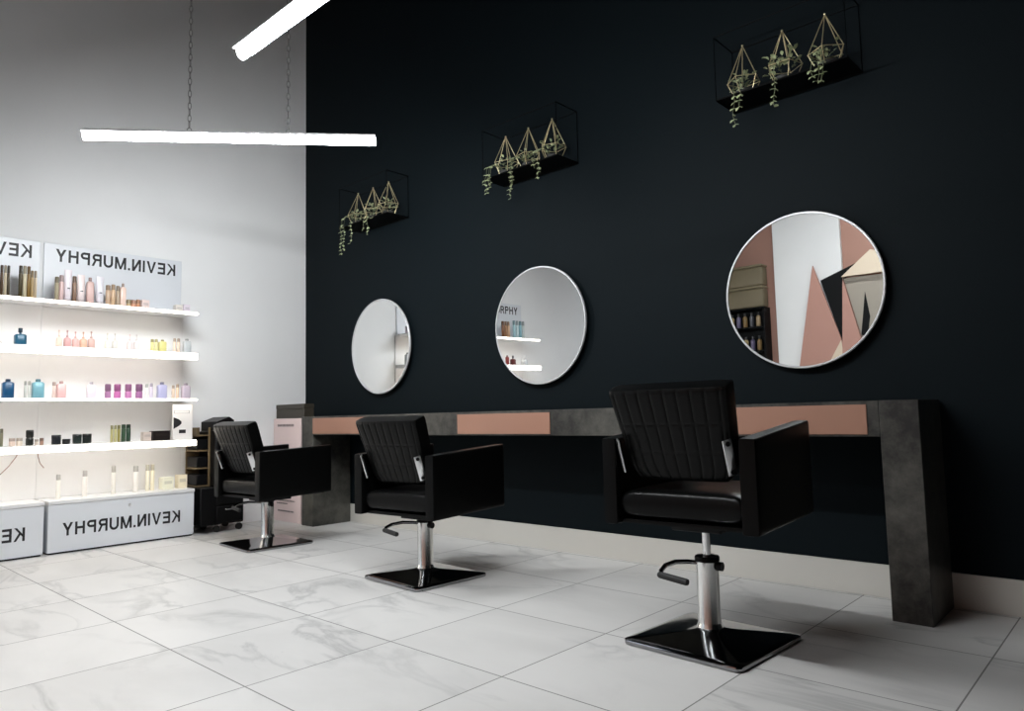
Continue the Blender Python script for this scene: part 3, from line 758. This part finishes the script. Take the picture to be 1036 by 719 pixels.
# ------------------------------------------------------------------ what the near mirror shows: the wall behind the camera
pw = MB().box((2.30, YF + 0.0005, 0.0), (3.135, YF + 0.05, 3.499)).build('trim_1', M_white); struct(pw)
M_blush = mat('dusty_pink_board', rgb(178, 132, 118), 0.55, var=0.04, scale=3)
M_cream = mat('cream_board', rgb(214, 198, 176), 0.55, var=0.04, scale=3)
M_greyb = mat('grey_cream_board', rgb(150, 142, 130), 0.55, var=0.05, scale=3)
M_blackb = mat('black_board', (0.003, 0.0035, 0.004, 1), 0.5, spec=0.1)
t = thing('geometric_wall_panel', 'faceted wall panel of pink, black and cream triangles reflected in the nearest mirror', 'wall panel', (3.0, YF, 0))
def facet(poly, y0, y1, name, m, lab):
    f = MB().prism(poly, lambda a, b, k: (a - 3.0, (y0 if k == 0 else y1), b)).build(name, m, t, smooth=False); f['label'] = lab
facet([(2.887, 2.449), (3.382, 2.629), (3.167, 2.433), (3.16, 0.4), (3.11, 0.4), (3.1, 1.69)], 0.052, 0.085, 'facet', M_blackb, 'black pointed facet')
facet([(2.81, 2.645), (3.10, 1.70), (3.55, 0.0), (2.33, 0.0)], 0.087, 0.115, 'facet', M_blush, 'tall dusty pink triangle')
facet([(3.165, 2.43), (3.327, 1.716), (3.72, 0.0), (3.10, 0.0), (3.113, 1.518)], 0.117, 0.145, 'facet', M_blush, 'narrow dusty pink facet')
facet([(3.167, 2.437), (3.508, 2.716), (3.80, 2.62), (3.80, 2.435)], 0.147, 0.20, 'facet', M_cream, 'cream top facet')
facet([(3.167, 2.430), (3.80, 2.425), (3.80, 0.9), (3.51, 0.9), (3.327, 1.72)], 0.088, 0.112, 'facet', M_greyb, 'grey cream recess')
facet([(3.40, 2.24), (3.44, 1.94), (3.40, 1.70), (3.33, 1.73)], 0.113, 0.116, 'facet', M_blackb, 'black sliver')
facet([(3.10, 1.69), (3.113, 1.52), (2.98, 1.39), (2.95, 1.43)], 0.116, 0.1165, 'facet', M_cream, 'small cream facet')
sx0, sx1 = 1.57, 2.2
t = thing('retail_shelf', 'dark retail shelf of bottles, reflected at the left of the nearest mirror', 'shelf', ((sx0 + sx1) / 2, YF, 0))
wv = (sx1 - sx0) / 2
for xx in (-wv, wv - 0.02): MB().box((xx, 0.002, 0), (xx + 0.02, 0.20, 2.18), 0.001, 1).build('side_panel', M_blackb, t)
MB().box((-wv + 0.021, 0.002, 0.0), (wv - 0.021, 0.014, 2.18)).build('back_panel', M_blackb, t)
for z in (0.05, 0.9, 1.28, 1.62, 1.93): MB().box((-wv + 0.021, 0.015, z), (wv - 0.021, 0.20, z + 0.018)).build('shelf', M_blackb, t)
MB().box((-wv, 0.002, 2.181), (wv, 0.20, 2.20), 0.001, 1).build('top', M_blackb, t)
for z, w_ in ((2.2005, 'lower'), (2.482, 'upper')):
    q = thing('storage_bin', '%s of two pale khaki bins stacked on the dark retail shelf' % w_, 'bin', ((sx0 + sx1) / 2, YF + 0.105, z), group='pale bins on the retail shelf')
    MB().box((-0.31, -0.09, 0), (0.31, 0.09, 0.25), 0.03, 3).build('bin_body', mat('khaki_bin_' + w_, rgb(112, 102, 80), 0.6), q)
    MB().box((-0.312, -0.092, 0.251), (0.312, 0.092, 0.280), 0.012, 3).build('lid', mat('khaki_lid_' + w_, rgb(124, 114, 90), 0.6), q)
cl = [((90, 84, 110), 'violet grey'), ((120, 96, 60), 'amber'), ((60, 60, 66), 'charcoal'), ((150, 130, 100), 'tan'), ((40, 42, 60), 'navy'), ((170, 150, 110), 'straw')]
for zi, z in enumerate((1.299, 1.639, 1.949)):
    for k in range(6):
        c, nm = cl[(k + 2 * zi) % 6]; x = 1.65 + k * 0.09
        q = thing('dark_bottle', '%s bottle on the dark retail shelf, %s row, %s from the reflected left' % (nm, ('lowest', 'middle', 'top')[zi], ('first', 'second', 'third', 'fourth', 'fifth', 'sixth')[k]), 'bottle', (x, YF + 0.15, z), 0, 'bottles on the dark retail shelf')
        MB().lathe([(0.028, 0), (0.03, 0.004), (0.03, 0.13), (0.014, 0.15)], n=16).build('body', pmat(c), q)
        MB().lathe([(0.014, 0.1505), (0.014, 0.19)], n=12).build('cap', pmat((40, 40, 42)), q)

# ------------------------------------------------------------------ light
w = bpy.data.worlds.new('World'); bpy.context.scene.world = w; w.use_nodes = True
w.node_tree.nodes['Background'].inputs[0].default_value = (0.75, 0.85, 1.0, 1); w.node_tree.nodes['Background'].inputs[1].default_value = 0.3
def area(name, loc, rot, sx, sy, e, col):
    l = bpy.data.lights.new(name, 'AREA'); l.shape = 'RECTANGLE'; l.size = sx; l.size_y = sy; l.energy = e; l.color = col
    q = bpy.data.objects.new(name, l); C.objects.link(q); q.location = loc; q.rotation_euler = rot; return q
area('daylight_window', ((WX0 + WX1) / 2, YF - 0.16, (WZ0 + WZ1) / 2), (PI / 2, 0, 0), WX1 - WX0, WZ1 - WZ0, DAY, (0.86, 0.93, 1.0))

# ------------------------------------------------------------------ camera
cam = bpy.data.cameras.new('camera'); co = bpy.data.objects.new('camera', cam); C.objects.link(co)
cam.sensor_fit = 'HORIZONTAL'; cam.sensor_width = 36.0; cam.lens = 720.324 / 1036 * 36.0; cam.clip_start = 0.01
yaw, pitch, roll = 0.74240, 0.08350, -0.02293
fw = Vector((-math.sin(yaw) * math.cos(pitch), math.cos(yaw) * math.cos(pitch), math.sin(pitch)))
rt = Vector((math.cos(yaw), math.sin(yaw), 0)); up = rt.cross(fw)
r2 = rt * math.cos(roll) + up * math.sin(roll); u2 = up * math.cos(roll) - rt * math.sin(roll)
Mx = Matrix((r2, u2, -fw)).transposed().to_4x4(); Mx.translation = Vector((5.9577, -3.6135, 0.8726)); co.matrix_world = Mx
S = bpy.context.scene; S.camera = co
S.view_settings.view_transform = 'Standard'; S.view_settings.look = 'None'; S.view_settings.gamma = 1.0
S.view_settings.use_curve_mapping = False; S.view_settings.exposure = EXPO
S.cycles.max_bounces = 10; S.cycles.diffuse_bounces = 5; S.cycles.glossy_bounces = 5; S.cycles.sample_clamp_indirect = 6.0
S.cycles.caustics_reflective = False
bpy.context.view_layer.update()
